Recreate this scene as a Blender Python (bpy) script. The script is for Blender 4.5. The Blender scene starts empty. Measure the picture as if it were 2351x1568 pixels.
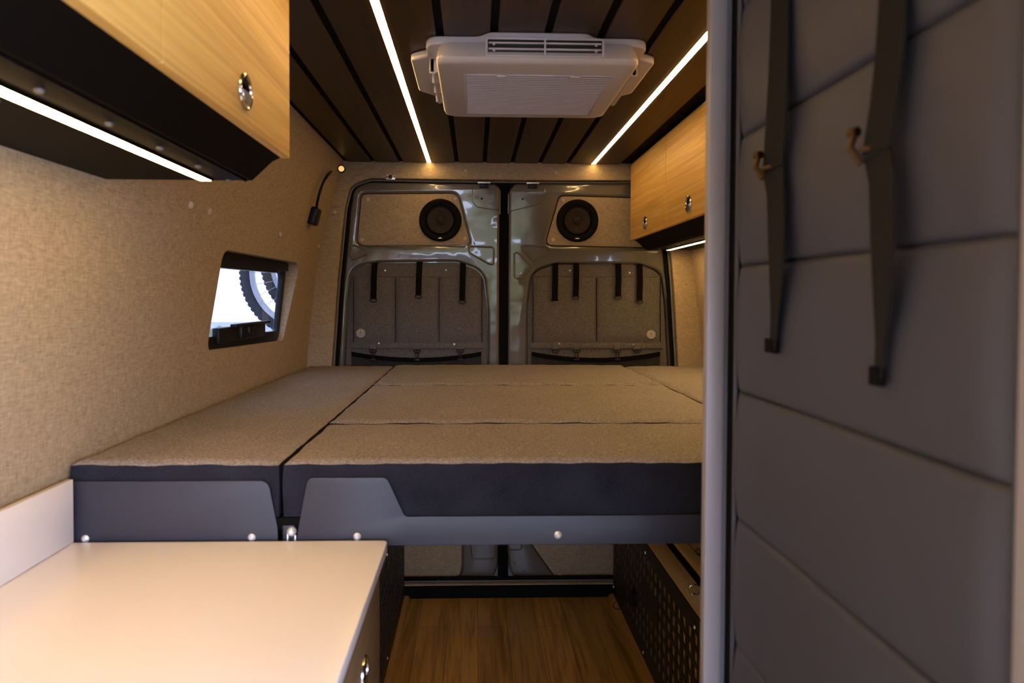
import bpy, bmesh, math, random
from mathutils import Vector, Matrix
random.seed(4)
S = bpy.context.scene
C = S.collection
PI = math.pi

# ---------------------------------------------------------------- camera, sky, exposure
F = 1567.0; EYE = 1.37
ya, pt, ro = math.radians(1.7), math.radians(1.4), math.radians(0.2)
fw = Vector((math.sin(ya)*math.cos(pt), math.cos(ya)*math.cos(pt), -math.sin(pt)))
rt0 = fw.cross(Vector((0, 0, 1))).normalized(); up0 = rt0.cross(fw)
rt = rt0*math.cos(ro) + up0*math.sin(ro); up = -rt0*math.sin(ro) + up0*math.cos(ro)
PX, PY = 1090 - F*rt.y/fw.y, 684 + F*up.y/fw.y
cam = bpy.data.cameras.new('camera'); co = bpy.data.objects.new('camera', cam); C.objects.link(co)
co.matrix_world = Matrix.Translation((0, 0, EYE)) @ Matrix((rt, up, -fw)).transposed().to_4x4()
cam.sensor_width = 36; cam.lens = 36*F/2351
cam.shift_x = (1175.5-PX)/2351; cam.shift_y = -(784-PY)/2351
cam.clip_start = 0.02
cam.dof.use_dof = True; cam.dof.focus_distance = 2.9; cam.dof.aperture_fstop = 5.0
S.camera = co
vs = S.view_settings
vs.view_transform = 'Standard'; vs.look = 'None'; vs.gamma = 1; vs.exposure = 0.0; vs.use_curve_mapping = False

W = bpy.data.worlds.new('sky'); S.world = W; W.use_nodes = True
nt = W.node_tree; nt.nodes.clear()
wo = nt.nodes.new('ShaderNodeOutputWorld'); bg = nt.nodes.new('ShaderNodeBackground')
sky = nt.nodes.new('ShaderNodeTexSky'); sky.sky_type = 'PREETHAM'; sky.turbidity = 4.5
sky.sun_direction = Vector((-.5, .6, .62)).normalized()
mx = nt.nodes.new('ShaderNodeMix'); mx.data_type = 'RGBA'; mx.inputs[0].default_value = .75
nt.links.new(sky.outputs[0], mx.inputs[6]); mx.inputs[7].default_value = (.56, .66, 1.0, 1)
tcw = nt.nodes.new('ShaderNodeTexCoord'); nz = nt.nodes.new('ShaderNodeTexNoise'); nz.inputs['Scale'].default_value = 5; nz.inputs['Detail'].default_value = 6
sx = nt.nodes.new('ShaderNodeSeparateXYZ'); nt.links.new(tcw.outputs['Generated'], nz.inputs[0]); nt.links.new(tcw.outputs['Generated'], sx.inputs[0])
ma = nt.nodes.new('ShaderNodeMath'); ma.operation = 'MULTIPLY_ADD'; ma.inputs[1].default_value = .55; ma.inputs[2].default_value = -.34
nt.links.new(nz.outputs[0], ma.inputs[0])
my_ = nt.nodes.new('ShaderNodeMath'); my_.operation = 'MULTIPLY_ADD'; my_.inputs[1].default_value = -.12; nt.links.new(sx.outputs['Y'], my_.inputs[0]); nt.links.new(ma.outputs[0], my_.inputs[2])
lt = nt.nodes.new('ShaderNodeMath'); lt.operation = 'LESS_THAN'; nt.links.new(sx.outputs['Z'], lt.inputs[0]); nt.links.new(my_.outputs[0], lt.inputs[1])
m2 = nt.nodes.new('ShaderNodeMix'); m2.data_type = 'RGBA'; nt.links.new(lt.outputs[0], m2.inputs[0]); nt.links.new(mx.outputs[2], m2.inputs[6]); m2.inputs[7].default_value = (.030, .038, .018, 1)
nt.links.new(m2.outputs[2], bg.inputs[0]); bg.inputs[1].default_value = 24.0
nt.links.new(bg.outputs[0], wo.inputs[0])
LED_COL = (1.0, .61, .225)
LED_CEIL, LED_UNDER, LED_FILL = 29.0, 48.0, 34.0  # last one drives the added fill under the bed

# ---------------------------------------------------------------- coordinates
def at(px, v, ax, val):
    """world point on an axis plane for a measured direction from the eye"""
    d = fw*F + rt*(px-PX) + up*(PY-v)
    o = Vector((0, 0, EYE)); k = 'xyz'.index(ax)
    return o + d*((val-o[k])/d[k])

def xz(pts, y):
    r = []
    for p in pts:
        q = at(p[0], p[1], 'y', y); r.append((q.x, q.z) + tuple(p[2:]))
    return r

# ---------------------------------------------------------------- materials
def newmat(name):
    m = bpy.data.materials.new(name); m.use_nodes = True
    return m, m.node_tree, m.node_tree.nodes['Principled BSDF']

def plain(name, col, rough=.5, metal=0, spec=.5, coat=0, bump=0, bscale=200, mottle=0):
    m, t, b = newmat(name)
    b.inputs['Base Color'].default_value = (*col, 1); b.inputs['Roughness'].default_value = rough
    b.inputs['Metallic'].default_value = metal; b.inputs['Specular IOR Level'].default_value = spec
    b.inputs['Coat Weight'].default_value = coat; b.inputs['Coat Roughness'].default_value = .04
    tc = t.nodes.new('ShaderNodeTexCoord')
    n = t.nodes.new('ShaderNodeTexNoise'); n.inputs['Scale'].default_value = bscale; n.inputs['Detail'].default_value = 3
    t.links.new(tc.outputs['Object'], n.inputs[0])
    if mottle:
        mr = t.nodes.new('ShaderNodeMix'); mr.data_type = 'RGBA'
        mr.inputs[6].default_value = (*[c*(1-mottle) for c in col], 1); mr.inputs[7].default_value = (*[min(1, c*(1+mottle)) for c in col], 1)
        t.links.new(n.outputs[0], mr.inputs[0]); t.links.new(mr.outputs[2], b.inputs['Base Color'])
    if bump:
        bu = t.nodes.new('ShaderNodeBump'); bu.inputs['Strength'].default_value = bump; bu.inputs['Distance'].default_value = .002
        t.links.new(n.outputs[0], bu.inputs['Height']); t.links.new(bu.outputs[0], b.inputs['Normal'])
    return m

def weave(name, dark, light, sA, sB, rough=.9, blotch=.12, bump=.25, contrast=.16):
    """linen / heather cloth: threads in two directions"""
    m, t, b = newmat(name)
    b.inputs['Roughness'].default_value = rough; b.inputs['Specular IOR Level'].default_value = .15
    tc = t.nodes.new('ShaderNodeTexCoord')
    outs = []
    for s in (sA, sB):
        mp = t.nodes.new('ShaderNodeMapping'); mp.inputs['Scale'].default_value = s
        n = t.nodes.new('ShaderNodeTexNoise'); n.inputs['Scale'].default_value = 1; n.inputs['Detail'].default_value = 2.5
        t.links.new(tc.outputs['Object'], mp.inputs[0]); t.links.new(mp.outputs[0], n.inputs[0]); outs.append(n.outputs[0])
    ad = t.nodes.new('ShaderNodeMath'); ad.operation = 'ADD'
    t.links.new(outs[0], ad.inputs[0]); t.links.new(outs[1], ad.inputs[1])
    hf = t.nodes.new('ShaderNodeMath'); hf.operation = 'MULTIPLY'; hf.inputs[1].default_value = .5
    t.links.new(ad.outputs[0], hf.inputs[0])
    bl = t.nodes.new('ShaderNodeTexNoise'); bl.inputs['Scale'].default_value = 7; bl.inputs['Detail'].default_value = 3
    t.links.new(tc.outputs['Object'], bl.inputs[0])
    ma = t.nodes.new('ShaderNodeMath'); ma.operation = 'MULTIPLY_ADD'; ma.inputs[1].default_value = blotch; 
    t.links.new(bl.outputs[0], ma.inputs[0]); t.links.new(hf.outputs[0], ma.inputs[2])
    r = t.nodes.new('ShaderNodeValToRGB'); mid = .5 + blotch/2
    r.color_ramp.elements[0].position = mid-contrast; r.color_ramp.elements[1].position = mid+contrast
    r.color_ramp.elements[0].color = (*dark, 1); r.color_ramp.elements[1].color = (*light, 1)
    t.links.new(ma.outputs[0], r.inputs[0]); t.links.new(r.outputs[0], b.inputs['Base Color'])
    bu = t.nodes.new('ShaderNodeBump'); bu.inputs['Strength'].default_value = bump; bu.inputs['Distance'].default_value = .001
    t.links.new(hf.outputs[0], bu.inputs['Height']); t.links.new(bu.outputs[0], b.inputs['Normal'])
    return m

def wood(name, dark, light, grain=(45, 1.6, 45), rough=.45, big=(7, .6, 7), coat=0.0, spec=.4):
    m, t, b = newmat(name)
    b.inputs['Roughness'].default_value = rough; b.inputs['Coat Weight'].default_value = coat
    b.inputs['Specular IOR Level'].default_value = spec
    tc = t.nodes.new('ShaderNodeTexCoord')
    ns = []
    for s, d in ((grain, 4), (big, 3)):
        mp = t.nodes.new('ShaderNodeMapping'); mp.inputs['Scale'].default_value = s
        n = t.nodes.new('ShaderNodeTexNoise'); n.inputs['Scale'].default_value = 1; n.inputs['Detail'].default_value = d
        n.inputs['Distortion'].default_value = .6
        t.links.new(tc.outputs['Object'], mp.inputs[0]); t.links.new(mp.outputs[0], n.inputs[0]); ns.append(n.outputs[0])
    mxx = t.nodes.new('ShaderNodeMix'); mxx.inputs[0].default_value = .45
    t.links.new(ns[0], mxx.inputs[2]); t.links.new(ns[1], mxx.inputs[3])
    r = t.nodes.new('ShaderNodeValToRGB')
    r.color_ramp.elements[0].position = .36; r.color_ramp.elements[1].position = .62
    r.color_ramp.elements[0].color = (*dark, 1); r.color_ramp.elements[1].color = (*light, 1)
    t.links.new(mxx.outputs[0], r.inputs[0]); t.links.new(r.outputs[0], b.inputs['Base Color'])
    return m

def planks_mat(name, w, off, dark, light, rough=.4):
    """floor planks running along the van"""
    m, t, b = newmat(name); b.inputs['Roughness'].default_value = rough
    tc = t.nodes.new('ShaderNodeTexCoord')
    mp = t.nodes.new('ShaderNodeMapping'); mp.inputs['Rotation'].default_value = (0, 0, PI/2); mp.inputs['Location'].default_value = (0, off, 0)
    br = t.nodes.new('ShaderNodeTexBrick'); br.offset = .37; br.offset_frequency = 2
    for k, v in (('Scale', 1), ('Mortar Size', .0012), ('Mortar Smooth', .1), ('Bias', 0), ('Brick Width', .82), ('Row Height', w)):
        br.inputs[k].default_value = v
    br.inputs['Color1'].default_value = (.75, .75, .75, 1); br.inputs['Color2'].default_value = (1, 1, 1, 1); br.inputs['Mortar'].default_value = (.25, .25, .25, 1)
    t.links.new(tc.outputs['Object'], mp.inputs[0]); t.links.new(mp.outputs[0], br.inputs[0])
    mg = t.nodes.new('ShaderNodeMapping'); mg.inputs['Scale'].default_value = (38, 2.2, 38)
    n = t.nodes.new('ShaderNodeTexNoise'); n.inputs['Scale'].default_value = 1; n.inputs['Detail'].default_value = 5; n.inputs['Distortion'].default_value = .9
    t.links.new(tc.outputs['Object'], mg.inputs[0]); t.links.new(mg.outputs[0], n.inputs[0])
    r = t.nodes.new('ShaderNodeValToRGB'); r.color_ramp.elements[0].position = .34; r.color_ramp.elements[1].position = .6
    r.color_ramp.elements[0].color = (*dark, 1); r.color_ramp.elements[1].color = (*light, 1)
    t.links.new(n.outputs[0], r.inputs[0])
    mu = t.nodes.new('ShaderNodeMix'); mu.data_type = 'RGBA'; mu.blend_type = 'MULTIPLY'; mu.inputs[0].default_value = 1
    t.links.new(r.outputs[0], mu.inputs[6]); t.links.new(br.outputs[0], mu.inputs[7]); t.links.new(mu.outputs[2], b.inputs['Base Color'])
    return m

def emit(name, col, s):
    m, t, b = newmat(name)
    b.inputs['Base Color'].default_value = (.8, .8, .8, 1)
    b.inputs['Emission Color'].default_value = (*col, 1); b.inputs['Emission Strength'].default_value = s
    return m

def glass(name, tint=(.9, .93, .93)):
    m, t, b = newmat(name); t.nodes.remove(b)
    o = t.nodes['Material Output']; tr = t.nodes.new('ShaderNodeBsdfTransparent'); tr.inputs[0].default_value = (*tint, 1)
    g = t.nodes.new('ShaderNodeBsdfGlossy'); g.inputs['Roughness'].default_value = .02
    fr = t.nodes.new('ShaderNodeFresnel'); fr.inputs[0].default_value = 1.45
    mi = t.nodes.new('ShaderNodeMixShader')
    ge = t.nodes.new('ShaderNodeNewGeometry'); iv = t.nodes.new('ShaderNodeMath'); iv.operation = 'SUBTRACT'; iv.inputs[0].default_value = 1
    mu = t.nodes.new('ShaderNodeMath'); mu.operation = 'MULTIPLY'
    t.links.new(ge.outputs['Backfacing'], iv.inputs[1]); t.links.new(iv.outputs[0], mu.inputs[0]); t.links.new(fr.outputs[0], mu.inputs[1])
    t.links.new(mu.outputs[0], mi.inputs[0]); t.links.new(tr.outputs[0], mi.inputs[1]); t.links.new(g.outputs[0], mi.inputs[2])
    t.links.new(mi.outputs[0], o.inputs[0])
    return m

M = dict(
    wall=weave('wall_linen', (.275, .212, .135), (.46, .365, .24), (330, 330, 48), (48, 48, 330), blotch=.03, contrast=.16, bump=.15),
    bedtop=weave('bed_heather', (.115, .100, .094), (.37, .33, .315), (150, 600, 600), (600, 210, 600), blotch=.05, contrast=.13),
    bedside=weave('bed_side_charcoal', (.010, .011, .017), (.022, .023, .034), (300, 300, 300), (15, 15, 15), rough=.8),
    bag=weave('organizer_heather', (.062, .057, .056), (.185, .172, .168), (480, 480, 110), (110, 110, 480), contrast=.2, blotch=.05),
    quilt=plain('quilt_vinyl', (.054, .056, .073), .5, bump=.15, bscale=900, spec=.35),
    webbing=plain('webbing_black', (.003, .003, .0035), .85, spec=.1),
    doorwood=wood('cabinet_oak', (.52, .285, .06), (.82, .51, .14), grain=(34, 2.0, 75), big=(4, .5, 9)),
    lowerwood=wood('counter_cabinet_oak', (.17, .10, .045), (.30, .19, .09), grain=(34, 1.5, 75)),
    ply=wood('bench_plywood', (.55, .32, .11), (.82, .54, .22), grain=(20, 2, 60)),
    ceilwood=wood('ceiling_walnut', (.024, .0118, .0028), (.052, .026, .007), grain=(60, 2.0, 60), big=(9, .4, 9), rough=.42),
    black=plain('black_satin', (.003, .003, .003), .8, spec=.1),
    cabblack=plain('cabinet_black_laminate', (.003, .0023, .0018), .55, spec=.08),
    rubber=plain('black_rubber', (.004, .004, .0045), .75, spec=.12),
    plastic=plain('black_plastic', (.006, .006, .0065), .42, spec=.3),
    frame=plain('graphite_powdercoat', (.030, .031, .044), .42, bump=.08, bscale=1500),
    perf=plain('perforated_panel_black', (.012, .011, .010), .5),
    paint=plain('van_paint_grey', (.115, .108, .088), .18, spec=.6, coat=.8, bump=.0),
    flange=plain('flange_paint', (.15, .145, .13), .5, spec=.2),
    mesh=weave('pocket_mesh', (.010, .009, .009), (.055, .050, .048), (700, 700, 90), (90, 90, 700)),
    cap=plain('screw_cap_grey', (.22, .20, .19), .45, metal=.6),
    white=plain('white_plastic', (.50, .47, .47), .28),
    whitegap=plain('vent_dark', (.004, .004, .004), .6),
    counter=plain('counter_laminate', (.84, .79, .75), .2, spec=.45),
    chrome=plain('chrome', (.72, .70, .68), .15, metal=1),
    steel=plain('steel_bolt', (.85, .84, .84), .3, metal=.5),
    brass=plain('antique_brass', (.10, .06, .035), .4, metal=1),
    alu=plain('post_silver_grey', (.36, .34, .37), .42, metal=.25),
    floor=planks_mat('floor_oak_vinyl', .124, .02, (.26, .12, .018), (.50, .27, .06)),
    trimwood=wood('floor_trim_oak', (.26, .13, .03), (.42, .23, .06)),
    cone=weave('speaker_cone_weave', (.005, .004, .003), (.045, .030, .018), (700, 700, 90), (90, 90, 700), rough=.5, contrast=.1),
    button=plain('button_cap_cloth', (.50, .44, .36), .85),
    patch=plain('logo_patch_grey', (.42, .40, .37), .7), patchd=plain('logo_mark_dark', (.10, .09, .08), .8),
    led_c=emit('led_diffuser_warm', LED_COL, LED_CEIL), led_u=emit('led_diffuser_under', LED_COL, LED_UNDER), led_fill=emit('led_diffuser_added_fill', LED_COL, LED_FILL),
    lens=emit('reading_lens', (1, .62, .15), .8),
    glass=glass('window_glass', (.29, .30, .315)), tire=plain('tyre_rubber', (.055, .055, .06), .8), rim=plain('rim_silver', (.6, .6, .62), .3, metal=.7),
    ground=plain('pale_concrete', (.55, .54, .50), .9, mottle=.12, bscale=.8), leaf=plain('shrub_leaf', (.24, .28, .15), .9, mottle=.4, bscale=3),
    shed=plain('far_building', (.30, .33, .36), .8), grass=plain('dry_grass', (.42, .38, .22), .95, mottle=.3, bscale=1.2),
)

pm = M['paint'].node_tree; pb = pm.nodes['Principled BSDF']; pn = pm.nodes.new('ShaderNodeTexNoise'); pn.inputs['Scale'].default_value = 9; pn.inputs['Detail'].default_value = 1.5
pc_ = pm.nodes.new('ShaderNodeTexCoord'); pm.links.new(pc_.outputs['Object'], pn.inputs[0])
pbu = pm.nodes.new('ShaderNodeBump'); pbu.inputs['Strength'].default_value = .5; pbu.inputs['Distance'].default_value = .006
pm.links.new(pn.outputs[0], pbu.inputs['Height']); pm.links.new(pbu.outputs[0], pb.inputs['Normal']); pm.links.new(pbu.outputs[0], pb.inputs['Coat Normal'])

# ---------------------------------------------------------------- object helpers
def top(o):
    while o.parent: o = o.parent
    return o

def obj(name, me, m, parent=None, smooth=30):
    me.name = name
    if m:
        me.materials.clear(); me.materials.append(m)
    o = bpy.data.objects.new(name, me); C.objects.link(o)
    if parent:
        me.transform(Matrix.Translation(-top(parent).location)); o.parent = parent
    else:
        xs = [v.co for v in me.vertices]
        lo = [min(v[k] for v in xs) for k in range(3)]; hi = [max(v[k] for v in xs) for k in range(3)]
        l = Vector(((lo[0]+hi[0])/2, (lo[1]+hi[1])/2, lo[2])); me.transform(Matrix.Translation(-l)); o.location = l
    for p in me.polygons: p.use_smooth = True
    try:
        me.set_sharp_from_angle(angle=math.radians(smooth))
    except Exception: pass
    return o

def tag(o, label=None, cat=None, group=None, kind=None):
    if label: o['label'] = label
    if cat: o['category'] = cat
    if group: o['group'] = group
    if kind: o['kind'] = kind
    return o

def empty(name, loc):
    o = bpy.data.objects.new(name, None); C.objects.link(o); o.location = loc; o.empty_display_size = .05
    return o

def thing(name, loc, label, cat, group=None, kind=None):
    return tag(empty(name, loc), label, cat, group, kind)

def bases(ax):
    ax = Vector(ax).normalized(); h = Vector((0, 0, 1)) if abs(ax.z) < .9 else Vector((1, 0, 0))
    a = h.cross(ax).normalized(); return a, ax.cross(a), ax

class B:
    def __init__(s): s.bm = bmesh.new()
    def box(s, x0, x1, y0, y1, z0, z1, bev=0, seg=2, rot=None):
        r = bmesh.ops.create_cube(s.bm, size=1)['verts']
        for v in r:
            v.co = Vector(((x0+x1)/2+v.co.x*(x1-x0), (y0+y1)/2+v.co.y*(y1-y0), (z0+z1)/2+v.co.z*(z1-z0)))
        if rot:
            c = Vector(((x0+x1)/2, (y0+y1)/2, (z0+z1)/2)); bmesh.ops.rotate(s.bm, verts=r, cent=c, matrix=rot)
        if bev:
            es = list({e for v in r for e in v.link_edges})
            bmesh.ops.bevel(s.bm, geom=es, offset=bev, segments=seg, affect='EDGES', profile=.5)
        return s
    def lathe(s, c, ax, prof, n=32):
        """prof: (radius, height along axis)"""
        a, b, d = bases(ax); c = Vector(c); rings = []
        for r, h in prof:
            if r < 1e-6: rings.append([s.bm.verts.new(c+d*h)])
            else: rings.append([s.bm.verts.new(c+d*h+a*r*math.cos(2*PI*i/n)+b*r*math.sin(2*PI*i/n)) for i in range(n)])
        for p, q in zip(rings, rings[1:]):
            for i in range(n):
                j = (i+1) % n
                if len(p) == 1 and len(q) == 1: continue
                if len(p) == 1: s.bm.faces.new((p[0], q[j], q[i]))
                elif len(q) == 1: s.bm.faces.new((p[i], p[j], q[0]))
                else: s.bm.faces.new((p[i], p[j], q[j], q[i]))
        return s
    def tube(s, pts, r, n=10, closed=False, caps=True):
        pts = [Vector(p) for p in pts]; N = len(pts); rings = []; a = None
        for i, p in enumerate(pts):
            if closed: t = pts[(i+1) % N]-pts[i-1]
            else: t = pts[min(i+1, N-1)]-pts[max(i-1, 0)]
            t.normalize()
            if a is None: a = bases(t)[0]
            a = (a - t*a.dot(t)).normalized(); b = t.cross(a)
            rr = r[i] if isinstance(r, (list, tuple)) else r
            rings.append([s.bm.verts.new(p+a*rr*math.cos(2*PI*k/n)+b*rr*math.sin(2*PI*k/n)) for k in range(n)])
        for i in range(N if closed else N-1):
            p, q = rings[i], rings[(i+1) % N]
            for k in range(n): s.bm.faces.new((p[k], p[(k+1) % n], q[(k+1) % n], q[k]))
        if not closed and caps:
            s.bm.faces.new(rings[0][::-1]); s.bm.faces.new(rings[-1])
        return s
    def ring(s, c, ax, R, r, n=28, m=8, squash=1.0):
        a, b, d = bases(ax); c = Vector(c)
        return s.tube([c+a*R*math.cos(2*PI*i/n)+b*R*squash*math.sin(2*PI*i/n) for i in range(n)], r, m, True)
    def ribbon(s, pts, wid, thick):
        """pts: (centre, width vector unit, width); flat band with thickness"""
        rows = []
        N = len(pts)
        for i, p in enumerate(pts):
            c = Vector(p); t = (Vector(pts[min(i+1, N-1)])-Vector(pts[max(i-1, 0)])).normalized()
            wv, w = wid(i); wv = Vector(wv).normalized(); nn = wv.cross(t).normalized()
            rows.append([s.bm.verts.new(c+wv*w/2*a+nn*thick/2*b_) for a, b_ in ((-1, -1), (1, -1), (1, 1), (-1, 1))])
        for p, q in zip(rows, rows[1:]):
            for k in range(4): s.bm.faces.new((p[k], p[(k+1) % 4], q[(k+1) % 4], q[k]))
        s.bm.faces.new(rows[0][::-1]); s.bm.faces.new(rows[-1])
        return s
    def prism(s, poly, f0, f1):
        """poly of 2D points, f0/f1 map to 3D at both ends"""
        a = [s.bm.verts.new(f0(*p)) for p in poly]; b = [s.bm.verts.new(f1(*p)) for p in poly]
        n = len(poly)
        s.bm.faces.new(a); s.bm.faces.new(b[::-1])
        for i in range(n): s.bm.faces.new((a[i], a[(i+1) % n], b[(i+1) % n], b[i]))
        return s
    def mesh(s, name='m'):
        bmesh.ops.recalc_face_normals(s.bm, faces=s.bm.faces)
        me = bpy.data.meshes.new(name); s.bm.to_mesh(me); s.bm.free(); return me
    def done(s, name, m, parent=None, smooth=30):
        return obj(name, s.mesh(name), m, parent, smooth)

def fillet(pts, r=0, n=6):
    """round the corners; a point may carry its own radius"""
    out = []; N = len(pts)
    for i in range(N):
        p = Vector(pts[i][:2]); a = Vector(pts[i-1][:2]); b = Vector(pts[(i+1) % N][:2])
        rr = pts[i][2] if len(pts[i]) > 2 else r
        if rr <= 0: out.append(tuple(p)); continue
        d1 = (a-p); d2 = (b-p); l1, l2 = d1.length, d2.length; d1.normalize(); d2.normalize()
        ang = d1.angle(d2); k = min(rr/math.tan(ang/2), l1*.48, l2*.48)
        q1, q2 = p+d1*k, p+d2*k
        for j in range(n+1):
            t = j/n; out.append(tuple(q1*(1-t)**2 + p*2*t*(1-t) + q2*t*t))
    return out

def plate(outer, holes, depth, mp, bevel=0.0, bres=2):
    """flat sheet with holes and rounded edges; mp(u, v, w) places it, w from 0 to depth"""
    cu = bpy.data.curves.new('c', 'CURVE'); cu.dimensions = '2D'; cu.fill_mode = 'BOTH'
    cu.extrude = max(depth/2-bevel, 1e-5); cu.bevel_depth = bevel; cu.bevel_resolution = bres; cu.offset = -bevel
    for lp in [outer]+list(holes):
        sp = cu.splines.new('POLY'); sp.points.add(len(lp)-1)
        for k, p in enumerate(lp): sp.points[k].co = (p[0], p[1], 0, 1)
        sp.use_cyclic_u = True
    o = bpy.data.objects.new('c', cu); C.objects.link(o)
    dg = bpy.context.evaluated_depsgraph_get(); dg.update()
    me = bpy.data.meshes.new_from_object(o.evaluated_get(dg))
    bpy.data.objects.remove(o); bpy.data.curves.remove(cu)
    for v in me.vertices: v.co = Vector(mp(v.co.x, v.co.y, v.co.z+depth/2))
    bm = bmesh.new(); bm.from_mesh(me); bmesh.ops.remove_doubles(bm, verts=bm.verts, dist=1e-6)
    bmesh.ops.recalc_face_normals(bm, faces=bm.faces); bm.to_mesh(me); bm.free()
    return me

def face_y(yfront, depth):       # sheet facing the viewer side (-y), front surface at yfront
    return lambda u, v, w: (u, yfront+depth-w, v)
def face_x(xfront, depth, sgn):  # sheet in the y-z plane; sgn=-1 faces -x
    return lambda u, v, w: (xfront-sgn*(depth-w), u, v)

def boolean_cut(o, cutter):
    md = o.modifiers.new('b', 'BOOLEAN'); md.operation = 'DIFFERENCE'; md.object = cutter; md.solver = 'EXACT'
    dg = bpy.context.evaluated_depsgraph_get(); dg.update()
    me = bpy.data.meshes.new_from_object(o.evaluated_get(dg)); o.modifiers.clear(); o.data = me
    bpy.data.objects.remove(cutter)
    for p in me.polygons: p.use_smooth = True
    me.set_sharp_from_angle(angle=math.radians(30))

def rrect(u0, u1, v0, v1, r, n=5): return fillet([(u0, v0), (u1, v0), (u1, v1), (u0, v1)], r, n)

# ================================================================ THE SETTING
CZ = 1.978                       # ceiling height
CX = .1445                       # centre line of the van
LP = [(-.590, 1.985), (-.6118, 1.912), (-.6471, 1.779), (-.6843, 1.652), (-.7128, 1.489), (-.740, 1.261), (-.7562, 1.078), (-.767, .9), (-.772, .5), (-.772, 0)]
def wall_x(z):
    for (a, za), (b, zb) in zip(LP, LP[1:]):
        if zb <= z <= za: return b+(a-b)*(z-zb)/(za-zb)
    return LP[-1][0]
# smooth the profile
prof = [(wall_x(z), z) for z in [1.985, 1.95, 1.912, 1.87, 1.82, 1.779, 1.73, 1.69, 1.652, 1.6, 1.55, 1.489, 1.42, 1.34, 1.261, 1.17, 1.078, .98, .9, .7, .5, .25, -.02]]

def wall_seg(name, side, y0, y1, z_lo=None):
    f = (lambda x: x) if side < 0 else (lambda x: 2*CX-x)
    poly = prof + [(x-.10, z) for x, z in prof[::-1]]
    b = B(); b.prism([(f(x), z) for x, z in poly], lambda x, z: (x, y0, z), lambda x, z: (x, y1, z))
    return tag(b.done(name, M['wall'], None, 25), kind='structure')

wl = wall_seg('wall_left', -1, 1.7665, 3.235)
wlf = wall_seg('wall_left', -1, -.75, 1.7645)
wr = wall_seg('wall_right', 1, .93, 3.235)

# window opening in the left wall
wo_px = [(514, 572, .05), (690, 604, .055), (650, 782, .05), (475, 806, .03)]
wpts = []
for p in wo_px:
    x = -.735
    for _ in range(6):
        q = at(p[0], p[1], 'x', x); x = wall_x(q.z)
    wpts.append((q.y, q.z, p[2]))
cut = B().prism(fillet(wpts, n=8), lambda y, z: (-.95, y, z), lambda y, z: (-.55, y, z)).mesh()
cuto = bpy.data.objects.new('cut', cut); C.objects.link(cuto); boolean_cut(wl, cuto)
wq = [(wpts[0][0]-.12, wpts[0][1]+.09), (wpts[1][0]+.12, wpts[1][1]+.09), (wpts[1][0]+.12, wpts[3][1]-.09), (wpts[0][0]-.12, wpts[3][1]-.09)]
cuto = bpy.data.objects.new('cut', B().prism(wq, lambda y, z: (-1.0, y, z), lambda y, z: (-.788, y, z)).mesh()); C.objects.link(cuto); boolean_cut(wl, cuto); wl.data.materials.clear(); wl.data.materials.append(M['wall'])
# black plastic frame and pane, set back in the opening
win = tag(empty('window_1', (-.78, (wpts[0][0]+wpts[2][0])/2, 1.2)), kind='structure')
gx = -.764                        # plane of the frame front
gl = []
for p in [(470, 606, .03), (652, 624, .04), (639, 760, .035), (450, 776, .03)]:
    q = at(p[0], p[1], 'x', gx); gl.append((q.y, q.z, p[2]))
ex = [(gl[0][0]-.06, gl[0][1]+.14, .05), (2.90, gl[1][1]+.12, .05), (2.86, gl[2][1]-.11, .05), (gl[3][0]-.06, gl[3][1]-.11, .05)]
obj('window_frame', plate(fillet(ex), [fillet(gl)], .022, face_x(gx, .022, 1), .004), M['plastic'], win)
B().prism(fillet(ex), lambda y, z: (gx-.0265, y, z), lambda y, z: (gx-.0225, y, z)).done('pane', M['glass'], win)
# blind housing along the top and latch rail along the bottom
t0 = at(497, 600, 'x', gx); t1 = at(648, 622, 'x', gx)
B().prism([(t0.y-.10, t0.z-.020), (t1.y-.12, t1.z-.012), (t1.y-.12, t1.z-.002), (t1.y+.02, t1.z), (t1.y+.02, t1.z+.05), (t0.y-.10, t0.z+.06)], lambda y, z: (gx-.01, y, z), lambda y, z: (gx+.018, y, z)).done('blind_housing', M['plastic'], win)
b0 = at(494, 752, 'x', gx); b1 = at(610, 742, 'x', gx)
lb = B().box(gx-.01, gx+.012, b0.y, b1.y-.04, b0.z-.05, b0.z-.002, .004)
lb.box(gx+.004, gx+.022, b0.y+.17, b1.y-.08, b0.z-.045, b0.z+.006, .005).box(gx+.008, gx+.028, b0.y+.10, b1.y-.03, b0.z-.003, b0.z+.006, .002)
lb.box(gx+.016, gx+.030, b0.y+.22, b0.y+.27, b0.z-.03, b0.z-.005, .003)
lb.done('window_latch', M['plastic'], win)

# ceiling: black backing, walnut boards with gaps
tag(B().box(-.66, .95, -.75, 3.235, CZ+.008, CZ+.05).done('ceiling', M['black']), kind='structure')
ceil = bpy.data.objects['ceiling']
cb = B(); PIT = .1245; X0 = -.2065
for k in range(-4, 8):
    a = X0+PIT*k+.009; b_ = X0+PIT*(k+1)-.009
    a = max(a, -.600); b_ = min(b_, .665)
    if b_-a > .02: cb.box(a, b_, -.75, 3.094, CZ, CZ+.008, .0015, 1)
obj('ceiling_boards', cb.mesh(), M['ceilwood'], ceil)

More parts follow.
